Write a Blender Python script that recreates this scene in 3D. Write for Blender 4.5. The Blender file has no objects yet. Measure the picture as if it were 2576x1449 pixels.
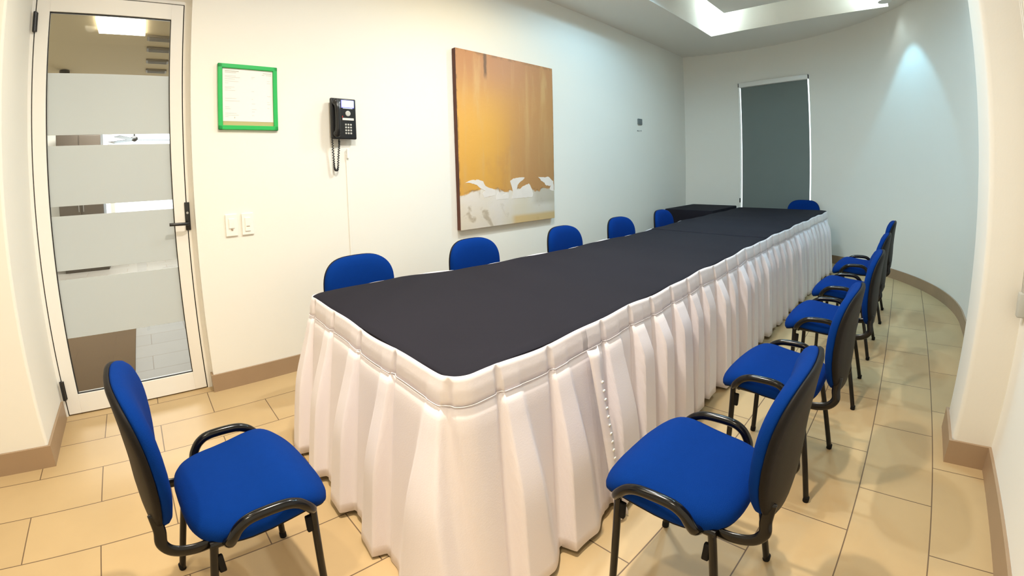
import bpy, bmesh, math, random
from mathutils import Vector, Matrix
random.seed(7)
SC = bpy.context.scene
COL = SC.collection
PI = math.pi

# ------------------------------------------------------------------ camera
W_PX, H_PX = 2576.0, 1449.0
YAW, PITCH, ROLL = 0.870205, 0.067269, -0.028643       # room axes: +X down the room, +Y to the door wall, +Z up
K = (0.955921, -0.148287, 0.026535, -0.007221)         # lens: angle against distance from the optical centre
CXO, CYO = -0.090251, 0.213775                         # optical centre, thousands of pixels from the middle
EYE = (0.0, 0.0, 1.30)
cam = bpy.data.cameras.new('camera')
cam_o = bpy.data.objects.new('camera', cam)
COL.objects.link(cam_o)
SC.camera = cam_o
cam.type = 'PANO'
cam.panorama_type = 'FISHEYE_LENS_POLYNOMIAL'
cam.sensor_fit = 'HORIZONTAL'
cam.sensor_width = 36.0
cam.sensor_height = 36.0 * H_PX / W_PX
cam.fisheye_fov = PI * 1.9
MM = 36.0 * 1000.0 / W_PX
cam.fisheye_polynomial_k0 = 0.0
for i in range(4):
    setattr(cam, 'fisheye_polynomial_k%d' % (i + 1), -K[i] / MM ** (i + 1))
cam.shift_x = -CXO * 1000.0 / W_PX
cam.shift_y = -CYO * 1000.0 / H_PX
cam.clip_start = 0.02
_cy, _sy, _cp, _sp = math.cos(YAW), math.sin(YAW), math.cos(PITCH), math.sin(PITCH)
_f = Vector((_cp * _cy, _cp * _sy, -_sp))
_r = Vector((_sy, -_cy, 0))
_u = _r.cross(_f)
_r2 = _r * math.cos(ROLL) + _u * math.sin(ROLL)
_u2 = _u * math.cos(ROLL) - _r * math.sin(ROLL)
cam_o.matrix_world = Matrix(((_r2.x, _u2.x, -_f.x, EYE[0]), (_r2.y, _u2.y, -_f.y, EYE[1]),
                             (_r2.z, _u2.z, -_f.z, EYE[2]), (0, 0, 0, 1)))

# ------------------------------------------------------------------ world, exposure, lamps of the room
SC.view_settings.view_transform = 'Standard'
SC.view_settings.look = 'None'
SC.view_settings.gamma = 1.0
SC.view_settings.use_curve_mapping = False
SC.view_settings.exposure = 1.45
world = bpy.data.worlds.new('daylight')
SC.world = world
world.use_nodes = True
world.node_tree.nodes['Background'].inputs[0].default_value = (0.80, 0.92, 1.0, 1)
world.node_tree.nodes['Background'].inputs[1].default_value = 1.6

WARM = (1.0, 0.89, 0.73)
COOL = (0.58, 0.92, 1.0)
CEIL = 3.12


def lamp(name, kind, loc, energy, color, rot=(0, 0, 0), **kw):
    l = bpy.data.lights.new(name, kind)
    l.energy = energy
    l.color = color
    for k, v in kw.items():
        setattr(l, k, v)
    o = bpy.data.objects.new(name, l)
    COL.objects.link(o)
    o.location = loc
    o.rotation_euler = rot
    return o


NARROW, WIDE = (2.6, 1.0), (3.0, 0.35)                  # beam of the recessed spots: (angle, softness)
DOWNLIGHTS = [(-0.60, 0.20, 62, (1.0, 0.895, 0.69), NARROW),      # warm over the near end, added as fill behind the camera
              (-0.25, 1.75, 24, (1.0, 0.90, 0.68), NARROW),  # unseen fill spot added to brighten the door and jutting wall
              (0.75, 1.15, 114, (1.0, 0.885, 0.70), NARROW),
              (0.98, 1.15, 30, (0.78, 0.86, 0.95), WIDE),  # second lamp added beside the last one to widen its beam
              (2.10, 1.60, 76, (0.76, 0.87, 0.97), NARROW),      # cooler towards the middle
              (2.33, 1.60, 28, (1.0, 0.82, 0.50), WIDE)]  # twin of the spot before it, added for a wider spread
for x, y, pw, colr, beam in DOWNLIGHTS:
    lamp('downlight_lamp', 'SPOT', (x, y, CEIL - 0.02), pw, colr, spot_size=beam[0], spot_blend=beam[1], shadow_soft_size=0.06)
WALLSPOT = (5.93, 0.03)
lamp('wall_spot_lamp', 'SPOT', (WALLSPOT[0], WALLSPOT[1], CEIL - 0.02), 20, (0.30, 0.72, 1.0), spot_size=1.15, spot_blend=0.35, shadow_soft_size=0.04)
COVE = [(6.06, 2.07, 3.31), (6.06, 0.13, 3.31)]         # bare lamps up in the light cove
for p in COVE:
    lamp('cove_lamp_light', 'POINT', (p[0] + 0.03, p[1], p[2] + 0.05), 1.6, COOL, shadow_soft_size=0.03)
PANEL_FILLS = [(4.55, 1.30, 48, NARROW), (3.3, 0.55, 30, NARROW), (4.0, 1.55, 46, WIDE)]   # unseen cool spots added in the lowered panel to brighten the far end
for x, y, pw, beam in PANEL_FILLS:
    lamp('panel_fill_lamp', 'SPOT', (x, y, 3.28), pw, (0.44, 0.78, 1.0), spot_size=beam[0], spot_blend=beam[1], shadow_soft_size=0.06)
lamp('lobby_lamp', 'AREA', (-0.2, 4.4, 2.66), 3.5, (1.0, 0.86, 0.62), shape='RECTANGLE', size=0.4, size_y=0.4)
lamp('lobby_far_lamp', 'AREA', (-0.3, 7.4, 2.66), 75, (1.0, 0.98, 0.95), shape='RECTANGLE', size=1.6, size_y=1.6)


# ------------------------------------------------------------------ helpers
def mat(name, color, rough=0.6, metal=0.0, bump=None, noise=None, emit=None, spec=0.5, sheen=0.0):
    m = bpy.data.materials.new(name)
    m.use_nodes = True
    nt = m.node_tree
    b = nt.nodes['Principled BSDF']
    b.inputs['Base Color'].default_value = (*color, 1)
    b.inputs['Roughness'].default_value = rough
    b.inputs['Metallic'].default_value = metal
    b.inputs['Specular IOR Level'].default_value = spec
    if sheen:
        b.inputs['Sheen Weight'].default_value = sheen
    if noise:                                          # (scale, amount): slight mottling of the colour
        tc = nt.nodes.new('ShaderNodeTexCoord')
        n = nt.nodes.new('ShaderNodeTexNoise')
        n.inputs['Scale'].default_value = noise[0]
        n.inputs['Detail'].default_value = 5
        mx = nt.nodes.new('ShaderNodeMix')
        mx.data_type = 'RGBA'
        mx.inputs[6].default_value = (*[c * (1 - noise[1]) for c in color], 1)
        mx.inputs[7].default_value = (*[min(1, c * (1 + noise[1])) for c in color], 1)
        nt.links.new(tc.outputs['Object'], n.inputs['Vector'])
        nt.links.new(n.outputs[0], mx.inputs[0])
        nt.links.new(mx.outputs[2], b.inputs['Base Color'])
    if bump:                                           # (scale, strength)
        tc = nt.nodes.new('ShaderNodeTexCoord')
        n = nt.nodes.new('ShaderNodeTexNoise')
        n.inputs['Scale'].default_value = bump[0]
        n.inputs['Detail'].default_value = 4
        bp = nt.nodes.new('ShaderNodeBump')
        bp.inputs['Strength'].default_value = bump[1]
        bp.inputs['Distance'].default_value = 0.004
        nt.links.new(tc.outputs['Object'], n.inputs['Vector'])
        nt.links.new(n.outputs[0], bp.inputs['Height'])
        nt.links.new(bp.outputs[0], b.inputs['Normal'])
    if emit:
        b.inputs['Emission Color'].default_value = (*emit[0], 1)
        b.inputs['Emission Strength'].default_value = emit[1]
    return m


def obj(name, bm, m, parent=None, smooth=False, sharp=None):
    me = bpy.data.meshes.new(name)
    bmesh.ops.recalc_face_normals(bm, faces=bm.faces)
    bm.to_mesh(me)
    bm.free()
    for mm in (m if isinstance(m, (list, tuple)) else [m]):
        me.materials.append(mm)
    if smooth:
        for p in me.polygons:
            p.use_smooth = True
        if sharp:
            me.set_sharp_from_angle(angle=math.radians(sharp))
    o = bpy.data.objects.new(name, me)
    COL.objects.link(o)
    if parent:
        o.parent = parent
    return o


def thing(name, label, cat, loc=(0, 0, 0), rotz=0.0, group=None):
    o = bpy.data.objects.new(name, None)
    o.empty_display_size = 0.1
    COL.objects.link(o)
    o.location = loc
    o.rotation_euler = (0, 0, rotz)
    tag(o, label, cat, group)
    return o


def tag(o, label, cat, group=None):
    o['label'] = label
    o['category'] = cat
    if group:
        o['group'] = group
    return o


def struct(o):
    o['kind'] = 'structure'
    return o


def bx(bm, x0, x1, y0, y1, z0, z1, bevel=0.0, seg=2):
    r = bmesh.ops.create_cube(bm, size=1.0)
    vs = r['verts']
    for v in vs:
        v.co = Vector((x0 + (v.co.x + .5) * (x1 - x0), y0 + (v.co.y + .5) * (y1 - y0), z0 + (v.co.z + .5) * (z1 - z0)))
    if bevel:
        es = list({e for v in vs for e in v.link_edges})
        bmesh.ops.bevel(bm, geom=es, offset=bevel, segments=seg, profile=0.5, affect='EDGES')
    return vs


def box(x0, x1, y0, y1, z0, z1, bevel=0.0, seg=2):
    bm = bmesh.new()
    bx(bm, x0, x1, y0, y1, z0, z1, bevel, seg)
    return bm


def tube(bm, pts, r, seg=10, flat=1.0, up=None, smooth_n=0):
    """sweep an (optionally flattened) round section along a point list; caps both ends"""
    P = [Vector(p) for p in pts]
    if smooth_n:
        Q = []
        n = len(P)
        for i in range(n - 1):
            p0, p1, p2, p3 = P[max(0, i - 1)], P[i], P[i + 1], P[min(n - 1, i + 2)]
            for k in range(smooth_n):
                t = k / smooth_n
                Q.append(0.5 * ((2 * p1) + (p2 - p0) * t + (2 * p0 - 5 * p1 + 4 * p2 - p3) * t * t + (-p0 + 3 * p1 - 3 * p2 + p3) * t ** 3))
        Q.append(P[-1])
        P = Q
    rings = []
    prev = None
    for i, p in enumerate(P):
        t = (P[min(i + 1, len(P) - 1)] - P[max(i - 1, 0)]).normalized()
        if prev is None:
            a = Vector(up) if up else (Vector((0, 0, 1)) if abs(t.z) < 0.9 else Vector((0, 1, 0)))
        else:
            a = prev
        a = (a - t * a.dot(t))
        if a.length < 1e-5:
            a = t.orthogonal()
        a.normalize()
        b = t.cross(a)
        prev = a
        if isinstance(r, (list, tuple)):
            f = i / (len(P) - 1) * (len(r) - 1)
            j = min(int(f), len(r) - 2)
            rr = r[j] + (r[j + 1] - r[j]) * (f - j)
        else:
            rr = r
        rings.append([bm.verts.new(p + a * (rr * math.cos(2 * PI * k / seg)) + b * (rr * flat * math.sin(2 * PI * k / seg))) for k in range(seg)])
    for A, B in zip(rings, rings[1:]):
        for k in range(seg):
            bm.faces.new((A[k], A[(k + 1) % seg], B[(k + 1) % seg], B[k]))
    bm.faces.new(rings[0][::-1])
    bm.faces.new(rings[-1])


def lathe(bm, prof, c=(0, 0, 0), seg=20, axis='Z'):
    """prof: (radius, height) list"""
    rings = []
    for r, h in prof:
        ring = []
        for k in range(seg):
            a = 2 * PI * k / seg
            v = (r * math.cos(a), r * math.sin(a), h)
            if axis == 'Y':
                v = (v[0], h, v[1])
            elif axis == 'X':
                v = (h, v[0], v[1])
            ring.append(bm.verts.new((c[0] + v[0], c[1] + v[1], c[2] + v[2])))
        rings.append(ring)
    for A, B in zip(rings, rings[1:]):
        for k in range(seg):
            bm.faces.new((A[k], A[(k + 1) % seg], B[(k + 1) % seg], B[k]))
    bm.faces.new(rings[0][::-1])
    bm.faces.new(rings[-1])


def cushion(outline, rings, fz, bm=None):
    """closed padded slab: outline = list of (u,v); rings = (scale, height) from top centre to bottom centre; fz(u,v,h) -> xyz"""
    bm = bm or bmesh.new()
    top = bm.verts.new(fz(0, 0, rings[0][1]))
    bot = bm.verts.new(fz(0, 0, rings[-1][1]))
    R = [[bm.verts.new(fz(u * s, v * s, h)) for u, v in outline] for s, h in rings]
    n = len(outline)
    for k in range(n):
        bm.faces.new((top, R[0][k], R[0][(k + 1) % n]))
        bm.faces.new((bot, R[-1][(k + 1) % n], R[-1][k]))
    for A, B in zip(R, R[1:]):
        for k in range(n):
            bm.faces.new((A[k], B[k], B[(k + 1) % n], A[(k + 1) % n]))
    return bm


# ------------------------------------------------------------------ materials
M_WALL = mat('wall_paint', (0.86, 0.83, 0.76), 0.75, bump=(60, 0.08), noise=(1.3, 0.015))
M_CEIL = mat('ceiling_paint', (0.86, 0.81, 0.74), 0.85)
M_WHITE = mat('white_lacquer', (0.88, 0.86, 0.82), 0.3)
M_DOORALU = mat('white_aluminium', (0.90, 0.88, 0.84), 0.28)
M_BLACK = mat('black_plastic', (0.012, 0.012, 0.013), 0.28)
M_BLACKMETAL = mat('black_enamel', (0.004, 0.0035, 0.0035), 0.2, spec=0.4)
M_SHELL = mat('black_shell', (0.011, 0.009, 0.008), 0.5, bump=(300, 0.1), spec=0.12)
M_RUBBER = mat('rubber', (0.006, 0.0055, 0.0055), 0.7, spec=0.2)
M_BLUE = mat('blue_fabric', (0.0006, 0.027, 0.178), 0.9, bump=(500, 0.25), noise=(40, 0.06), spec=0.08)
M_CLOTH_BLACK = mat('black_cloth', (0.0125, 0.0112, 0.0165), 0.8, bump=(350, 0.12), noise=(2.5, 0.12), spec=0.12)
M_SKIRT = mat('white_skirting', (0.82, 0.755, 0.785), 0.62, bump=(220, 0.10), sheen=0.1)
M_SATIN = mat('white_satin', (0.80, 0.74, 0.76), 0.42, bump=(30, 0.25))
M_BASE = mat('baseboard_tile', (0.36, 0.245, 0.15), 0.4, noise=(9, 0.06))
M_STEEL = mat('dull_steel', (0.55, 0.55, 0.55), 0.35, metal=1.0)
M_GASKET = mat('black_gasket', (0.02, 0.018, 0.015), 0.6)


def floor_shading(name='floor_tiles', c1=(0.500, 0.350, 0.180), c2=(0.532, 0.376, 0.197)):
    m = bpy.data.materials.new(name)
    m.use_nodes = True
    nt = m.node_tree
    b = nt.nodes['Principled BSDF']
    geo = nt.nodes.new('ShaderNodeNewGeometry')
    mp = nt.nodes.new('ShaderNodeVectorMath')
    mp.operation = 'ADD'
    mp.inputs[1].default_value = (0.0918 + 0.2989 + 0.5977 * 20, 0.0176 + 0.2930 * 20, 0)
    br = nt.nodes.new('ShaderNodeTexBrick')
    br.offset = 0.5
    br.offset_frequency = 2
    br.inputs['Scale'].default_value = 1.0
    br.inputs['Brick Width'].default_value = 0.5977
    br.inputs['Row Height'].default_value = 0.2930
    br.inputs['Mortar Size'].default_value = 0.0026
    br.inputs['Mortar Smooth'].default_value = 0.2
    br.inputs['Bias'].default_value = 0.0
    br.inputs['Color1'].default_value = (*c1, 1)
    br.inputs['Color2'].default_value = (*c2, 1)
    br.inputs['Mortar'].default_value = (0.16, 0.10, 0.055, 1)
    nz = nt.nodes.new('ShaderNodeTexNoise')
    nz.inputs['Scale'].default_value = 3.5
    nz.inputs['Detail'].default_value = 8
    mx = nt.nodes.new('ShaderNodeMix')
    mx.data_type = 'RGBA'
    mx.blend_type = 'MULTIPLY'
    mx.inputs[0].default_value = 1.0
    rp = nt.nodes.new('ShaderNodeValToRGB')
    rp.color_ramp.elements[0].color = (0.88, 0.88, 0.88, 1)
    rp.color_ramp.elements[1].color = (1.08, 1.08, 1.08, 1)
    L = nt.links.new
    L(geo.outputs['Position'], mp.inputs[0])
    L(mp.outputs[0], br.inputs['Vector'])
    L(geo.outputs['Position'], nz.inputs['Vector'])
    L(nz.outputs[0], rp.inputs[0])
    L(br.outputs['Color'], mx.inputs[6])
    L(rp.outputs[0], mx.inputs[7])
    L(mx.outputs[2], b.inputs['Base Color'])
    bp = nt.nodes.new('ShaderNodeBump')
    bp.inputs['Strength'].default_value = 0.5
    bp.inputs['Distance'].default_value = 0.002
    bp.invert = True
    L(br.outputs['Fac'], bp.inputs['Height'])
    L(bp.outputs[0], b.inputs['Normal'])
    b.inputs['Roughness'].default_value = 0.45
    b.inputs['Specular IOR Level'].default_value = 0.3
    return m


M_FLOOR = floor_shading()


def glass_mat():
    m = bpy.data.materials.new('clear_glass')
    m.use_nodes = True
    nt = m.node_tree
    nt.nodes.clear()
    out = nt.nodes.new('ShaderNodeOutputMaterial')
    tr = nt.nodes.new('ShaderNodeBsdfTransparent')
    tr.inputs[0].default_value = (0.93, 0.94, 0.92, 1)
    gl = nt.nodes.new('ShaderNodeBsdfGlossy')
    gl.inputs['Roughness'].default_value = 0.02
    fr = nt.nodes.new('ShaderNodeFresnel')
    fr.inputs[0].default_value = 1.45
    mx = nt.nodes.new('ShaderNodeMixShader')
    nt.links.new(fr.outputs[0], mx.inputs[0])
    nt.links.new(tr.outputs[0], mx.inputs[1])
    nt.links.new(gl.outputs[0], mx.inputs[2])
    nt.links.new(mx.outputs[0], out.inputs[0])
    return m


def frost_mat():
    m = bpy.data.materials.new('frosted_film')
    m.use_nodes = True
    nt = m.node_tree
    nt.nodes.clear()
    out = nt.nodes.new('ShaderNodeOutputMaterial')
    d = nt.nodes.new('ShaderNodeBsdfDiffuse')
    d.inputs[0].default_value = (0.74, 0.77, 0.78, 1)
    t = nt.nodes.new('ShaderNodeBsdfTranslucent')
    t.inputs[0].default_value = (0.80, 0.83, 0.82, 1)
    mx = nt.nodes.new('ShaderNodeMixShader')
    mx.inputs[0].default_value = 0.5
    nt.links.new(d.outputs[0], mx.inputs[1])
    nt.links.new(t.outputs[0], mx.inputs[2])
    nt.links.new(mx.outputs[0], out.inputs[0])
    return m


M_GLASS = glass_mat()
M_FROST = frost_mat()

# ------------------------------------------------------------------ the setting
YL0, YL1 = 2.90, 2.985                                  # left wall face at x=0.3 and at x=7


def YL(x):
    return YL0 + (YL1 - YL0) * (x - 0.3) / 6.7


ARC_C, ARC_R = (4.695, 1.925), 2.54                     # the far wall is one curve
A_L = math.atan2(YL1 - ARC_C[1], math.sqrt(ARC_R ** 2 - (YL1 - ARC_C[1]) ** 2))
A_R = -PI / 2


def arc(a, r=ARC_R):
    return (ARC_C[0] + r * math.cos(a), ARC_C[1] + r * math.sin(a))


DOOR_X0, DOOR_X1, DOOR_Y, DOOR_H = -0.612, 0.218, 2.985, 2.40
XB = -1.7                                               # wall behind the camera
YR = -0.545                                             # right wall near the camera
PX0, PX1, PY = 2.39, 2.72, -0.372                       # pier on the right

bm = bmesh.new()
bx(bm, XB - .2, 8.2, -1.2, 9.4, -0.12, 0.0)
struct(obj('floor', bm, M_FLOOR))

# left wall with the door opening; thin opening over the door
bm = bmesh.new()


def prism(bm, poly, z0, z1):
    a = [bm.verts.new((x, y, z0)) for x, y in poly]
    b = [bm.verts.new((x, y, z1)) for x, y in poly]
    n = len(poly)
    bm.faces.new(a[::-1])
    bm.faces.new(b)
    for k in range(n):
        bm.faces.new((a[k], a[(k + 1) % n], b[(k + 1) % n], b[k]))


OPX0, OPX1, OPZ = -0.637, 0.262, 2.455
prism(bm, [(OPX1, YL(OPX1)), (7.45, YL(7.45)), (7.45, 3.10), (OPX1, 3.10)], 0, 3.75)
prism(bm, [(OPX0, YL(OPX0)), (OPX1, YL(OPX1)), (OPX1, 3.10), (OPX0, 3.10)], OPZ, 3.75)
struct(obj('wall_left', bm, M_WALL))
bm = bmesh.new()                                        # wall that juts forward on the hinge side of the door
bx(bm, XB, OPX0, 2.44, 3.10, 0, 3.75, 0.012, 2)
struct(obj('wall_left_jut', bm, M_WALL))

# far curved wall with a window opening
WIN_A0, WIN_A1, WIN_Z0, WIN_Z1 = math.radians(-18.6), math.radians(5.75), 0.35, 2.615
bm = bmesh.new()
angs = sorted(set([A_L + 0.06, WIN_A0, WIN_A1] + [A_R + (A_L + 0.06 - A_R) * i / 72 for i in range(72)]))
levels = [0, WIN_Z0, WIN_Z1, 3.75]


def grid_v(a, z, r, cache={}):
    k = (round(a, 6), z, r)
    if k not in cache:
        x, y = arc(a, r)
        cache[k] = bm.verts.new((x, y, z))
    return cache[k]


for a, b in zip(angs, angs[1:]):
    for j in range(3):
        inside = (j == 1 and a >= WIN_A0 - 1e-6 and b <= WIN_A1 + 1e-6)
        if inside:
            continue
        for r in (ARC_R, ARC_R + 0.16):
            bm.faces.new((grid_v(a, levels[j], r), grid_v(b, levels[j], r), grid_v(b, levels[j + 1], r), grid_v(a, levels[j + 1], r)))
for a in (WIN_A0, WIN_A1):                              # reveals
    bm.faces.new([grid_v(a, z, r) for z, r in ((WIN_Z0, ARC_R), (WIN_Z1, ARC_R), (WIN_Z1, ARC_R + .16), (WIN_Z0, ARC_R + .16))])
for a, b in zip(angs, angs[1:]):
    if a >= WIN_A0 - 1e-6 and b <= WIN_A1 + 1e-6:
        for z in (WIN_Z0, WIN_Z1):
            bm.faces.new([grid_v(q, z, r) for q, r in ((a, ARC_R), (b, ARC_R), (b, ARC_R + .16), (a, ARC_R + .16))])
o = struct(obj('wall_far', bm, M_WALL, smooth=True, sharp=30))

YS = ARC_C[1] - ARC_R
bm = bmesh.new()
bx(bm, PX1 - .02, ARC_C[0] + .01, YS - .16, YS, 0, 3.75)
struct(obj('wall_right', bm, M_WALL))
bm = bmesh.new()
bx(bm, PX0, PX1, YS - .16, PY, 0, 3.75, 0.022, 3)
struct(obj('wall_right_pier', bm, M_WALL, smooth=True, sharp=60))
bm = bmesh.new()
bx(bm, XB, PX0 + .03, YR - .16, YR, 0, 3.75)
struct(obj('wall_right_near', bm, M_WALL))
bm = bmesh.new()
bx(bm, XB - .16, XB, YR - .16, 3.10, 0, 3.75)
struct(obj('wall_behind', bm, M_WALL))

# ceiling: soffit with a light cove, and a lowered panel inside it
RX0, RX1, RY0, RY1 = 1.0, 6.16, 0.0, 2.19
bm = bmesh.new()
bx(bm, XB - .1, RX0, YR - .2, 3.1, CEIL, CEIL + .1)
bx(bm, RX1, 7.5, -.8, 3.1, CEIL, CEIL + .1)
bx(bm, RX0, RX1, RY1, 3.1, CEIL, CEIL + .1)
bx(bm, RX0, RX1, -.8, RY0, CEIL, CEIL + .1)
T = 0.06
bx(bm, RX0 - T, RX0, RY0 - T, RY1 + T, CEIL + .1, 3.66)
bx(bm, RX1, RX1 + T, RY0 - T, RY1 + T, CEIL + .1, 3.66)
bx(bm, RX0, RX1, RY0 - T, RY0, CEIL + .1, 3.66)
bx(bm, RX0, RX1, RY1, RY1 + T, CEIL + .1, 3.66)
bx(bm, RX0 - T, RX1 + T, RY0 - T, RY1 + T, 3.62, 3.70)
ceiling = struct(obj('ceiling', bm, M_CEIL))
bm = bmesh.new()
bx(bm, RX0 + .31, RX1 - .31, RY0 + .30, RY1 - .30, 3.30, 3.36)
for x in (2.0, 3.6, 5.2):
    for y in (0.7, 1.5):
        bx(bm, x - .02, x + .02, y - .02, y + .02, 3.36, 3.62)
obj('lowered_panel', bm, M_CEIL, ceiling)
M_LAMPWARM = mat('warm_lamp_lens', (1, 1, 1), 0.5, emit=(WARM, 14))
M_LAMPCOOL = mat('cool_lamp_lens', (1, 1, 1), 0.5, emit=((0.85, 0.97, 1.0), 18))
for (x, y) in [q[:2] for q in PANEL_FILLS]:  # rings of the added fill spots
    bm = bmesh.new()
    lathe(bm, [(0.055, -0.001), (0.075, -0.004), (0.075, -0.010), (0.055, -0.012)], (x, y, 3.30), 24)
    obj('downlight_ring', bm, M_WHITE, ceiling, True, 40)
for (x, y) in [q[:2] for q in DOWNLIGHTS] + [WALLSPOT]:
    bm = bmesh.new()
    lathe(bm, [(0.055, -0.001), (0.075, -0.004), (0.075, -0.010), (0.055, -0.012)], (x, y, CEIL), 24)
    obj('downlight_ring', bm, M_WHITE, ceiling, True, 40)
for (x, y, z) in COVE:
    bm = bmesh.new()
    lathe(bm, [(0.010, -0.10), (0.022, -0.09), (0.022, 0.09), (0.010, 0.10)], (x, y, z), 14, 'Y')
    obj('cove_lamp', bm, M_LAMPCOOL, ceiling, True, 60)

# baseboards
BH, BT = 0.112, 0.013


def ribbon(path, h, t, z0=0.0):
    """strip of height h following a floor path, thickness t to the left of travel"""
    bm = bmesh.new()
    n = len(path)
    out = []
    for i, (x, y) in enumerate(path):
        p, q = path[max(0, i - 1)], path[min(n - 1, i + 1)]
        d = Vector((q[0] - p[0], q[1] - p[1]))
        d.normalize()
        if 0 < i < n - 1:                               # mitre
            a = (Vector(path[i]) - Vector(path[i - 1])).normalized()
            b = (Vector(path[i + 1]) - Vector(path[i])).normalized()
            nn = (Vector((-a.y, a.x)) + Vector((-b.y, b.x)))
            nn.normalize()
            k = t / max(0.3, nn.dot(Vector((-a.y, a.x))))
        else:
            nn = Vector((-d.y, d.x))
            k = t
        out.append((x + nn.x * k, y + nn.y * k))
    A = [[bm.verts.new((*p, z)) for p in path] for z in (z0, z0 + h)]
    B = [[bm.verts.new((*p, z)) for p in out] for z in (z0, z0 + h)]
    for i in range(n - 1):
        bm.faces.new((B[0][i], B[0][i + 1], B[1][i + 1], B[1][i]))
        bm.faces.new((A[0][i], A[0][i + 1], A[1][i + 1], A[1][i]))
        bm.faces.new((A[1][i], A[1][i + 1], B[1][i + 1], B[1][i]))
        bm.faces.new((A[0][i], A[0][i + 1], B[0][i + 1], B[0][i]))
    for i in (0, n - 1):
        bm.faces.new((A[0][i], A[1][i], B[1][i], B[0][i]))
    return bm


bl = [(7.02, YL(7.02)), (OPX1, YL(OPX1)), (OPX1, DOOR_Y - .03)]
struct(obj('baseboard_left', ribbon(bl, BH, BT), M_BASE))
struct(obj('baseboard_left_jut', ribbon([(OPX0, DOOR_Y - .03), (OPX0, 2.44), (XB, 2.44)], BH, BT), M_BASE))
far = [arc(A_R + (A_L - A_R) * i / 60) for i in range(60)]
struct(obj('baseboard_far', ribbon(far, BH, BT), M_BASE))
struct(obj('baseboard_right', ribbon([(XB, YR), (PX0, YR), (PX0, PY), (PX1, PY), (PX1, YS), (ARC_C[0], YS)], BH, BT), M_BASE))

# door: white aluminium leaf, glass with frosted bands
door = bpy.data.objects.new('door_1', None)
COL.objects.link(door)
struct(door)
door.location = (DOOR_X0, DOOR_Y, 0)
DW = DOOR_X1 - DOOR_X0
GX0, GX1, GZ0, GZ1 = 0.073, 0.760, 0.125, 2.305
bm = bmesh.new()
TH = 0.045
for a in ((0, GX0, 0.008, DOOR_H), (GX1, DW, 0.008, DOOR_H), (GX0, GX1, 0.008, GZ0), (GX0, GX1, GZ1, DOOR_H)):
    bx(bm, a[0], a[1], 0, TH, a[2], a[3], 0.0015, 1)
obj('leaf_frame', bm, M_DOORALU, door)
bm = bmesh.new()
g = 0.005
for a in ((GX0, GX0 + g, GZ0, GZ1), (GX1 - g, GX1, GZ0, GZ1), (GX0, GX1, GZ0, GZ0 + g), (GX0, GX1, GZ1 - g, GZ1)):
    bx(bm, a[0], a[1], .008, .02, a[2], a[3])
obj('glass_gasket', bm, M_GASKET, door)
obj('glass_pane', box(GX0, GX1, 0.018, 0.024, GZ0, GZ1), M_GLASS, door)
for z0, z1 in ((1.607, 1.955), (1.212, 1.548), (0.852, 1.158), (0.462, 0.800)):
    obj('frosted_band', box(GX0 + g, GX1 - g, 0.0145, 0.0165, z0, z1), M_FROST, door)
bm = bmesh.new()                                        # fixed frame and the dark joint round the leaf
bx(bm, -0.003, DW + .003, .030, .05, DOOR_H, DOOR_H + .006)
bx(bm, -0.006, 0.0, .012, .05, 0, DOOR_H + .006)
bx(bm, DW, DW + .006, .012, .05, 0, DOOR_H + .006)
bx(bm, 0.0, DW, .02, .04, 0.0, 0.008)
obj('seal', bm, M_GASKET, door)
bm = bmesh.new()
bx(bm, OPX0 - DOOR_X0, -0.006, 0, .07, 0, DOOR_H + .006)
bx(bm, DW + .006, OPX1 - DOOR_X0, 0, .07, 0, DOOR_H + .006)
bx(bm, OPX0 - DOOR_X0, OPX1 - DOOR_X0, 0, .07, DOOR_H + .006, OPZ)
obj('door_jamb', bm, M_DOORALU, door)
for zc in (2.237, 0.165):
    bm = bmesh.new()
    lathe(bm, [(0.006, -.060), (0.011, -.056), (0.011, .056), (0.006, .060)], (-0.002, -0.012, zc), 12)
    bx(bm, -.014, .012, -0.006, 0.001, zc - .055, zc + .055)
    obj('hinge', bm, M_BLACK, door, True, 40)
bm = bmesh.new()
bx(bm, GX1 + .060, GX1 + .090, -0.010, 0.0, 1.022, 1.192, .003, 2)
hp = obj('handle_plate', bm, M_BLACK, door, True, 40)
bm = bmesh.new()
tube(bm, [(GX1 + .075, -.008, 1.065), (GX1 + .075, -.05, 1.065), (GX1 + .060, -.055, 1.065), (GX1 - .035, -.055, 1.067)], 0.0095, 12)
obj('lever', bm, M_BLACK, hp, True, 50)
bm = bmesh.new()
lathe(bm, [(0.007, -.013), (0.008, -.009), (0.008, 0)], (GX1 + .075, 0, 1.128), 14, 'Y')
obj('key_cylinder', bm, M_STEEL, hp, True, 50)

# ------------------------------------------------------------------ lobby seen through the door glass
M_LOBWALL = mat('lobby_wall', (0.80, 0.78, 0.72), 0.8)
M_LOBCEIL = mat('lobby_ceiling', (0.50, 0.39, 0.22), 0.85)
M_WOOD = mat('dark_wood', (0.040, 0.026, 0.014), 0.5, noise=(6, 0.2))
LC = 2.70
M_LOBFLOOR = floor_shading('lobby_tiles', (0.27, 0.25, 0.22), (0.29, 0.27, 0.24))
struct(obj('floor_lobby', box(XB - 1.2, 3.2, 3.06, 9.0, 0.0, 0.004), M_LOBFLOOR))
bm = bmesh.new()
bx(bm, XB - 1.2, -0.95, 9.0, 9.15, 0, LC)
bx(bm, 1.25, 3.2, 9.0, 9.15, 0, LC)
bx(bm, -0.95, 1.25, 9.0, 9.15, 0, 0.55)
bx(bm, -0.62, -0.55, 9.0, 9.15, 0.55, LC)
bx(bm, -0.95, 1.25, 9.0, 9.15, 1.12, 1.62)
struct(obj('wall_lobby_far', bm, M_LOBWALL))
bm = bmesh.new()
bx(bm, XB - 1.35, XB - 1.2, 3.1, 9.15, 0, LC)
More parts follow.
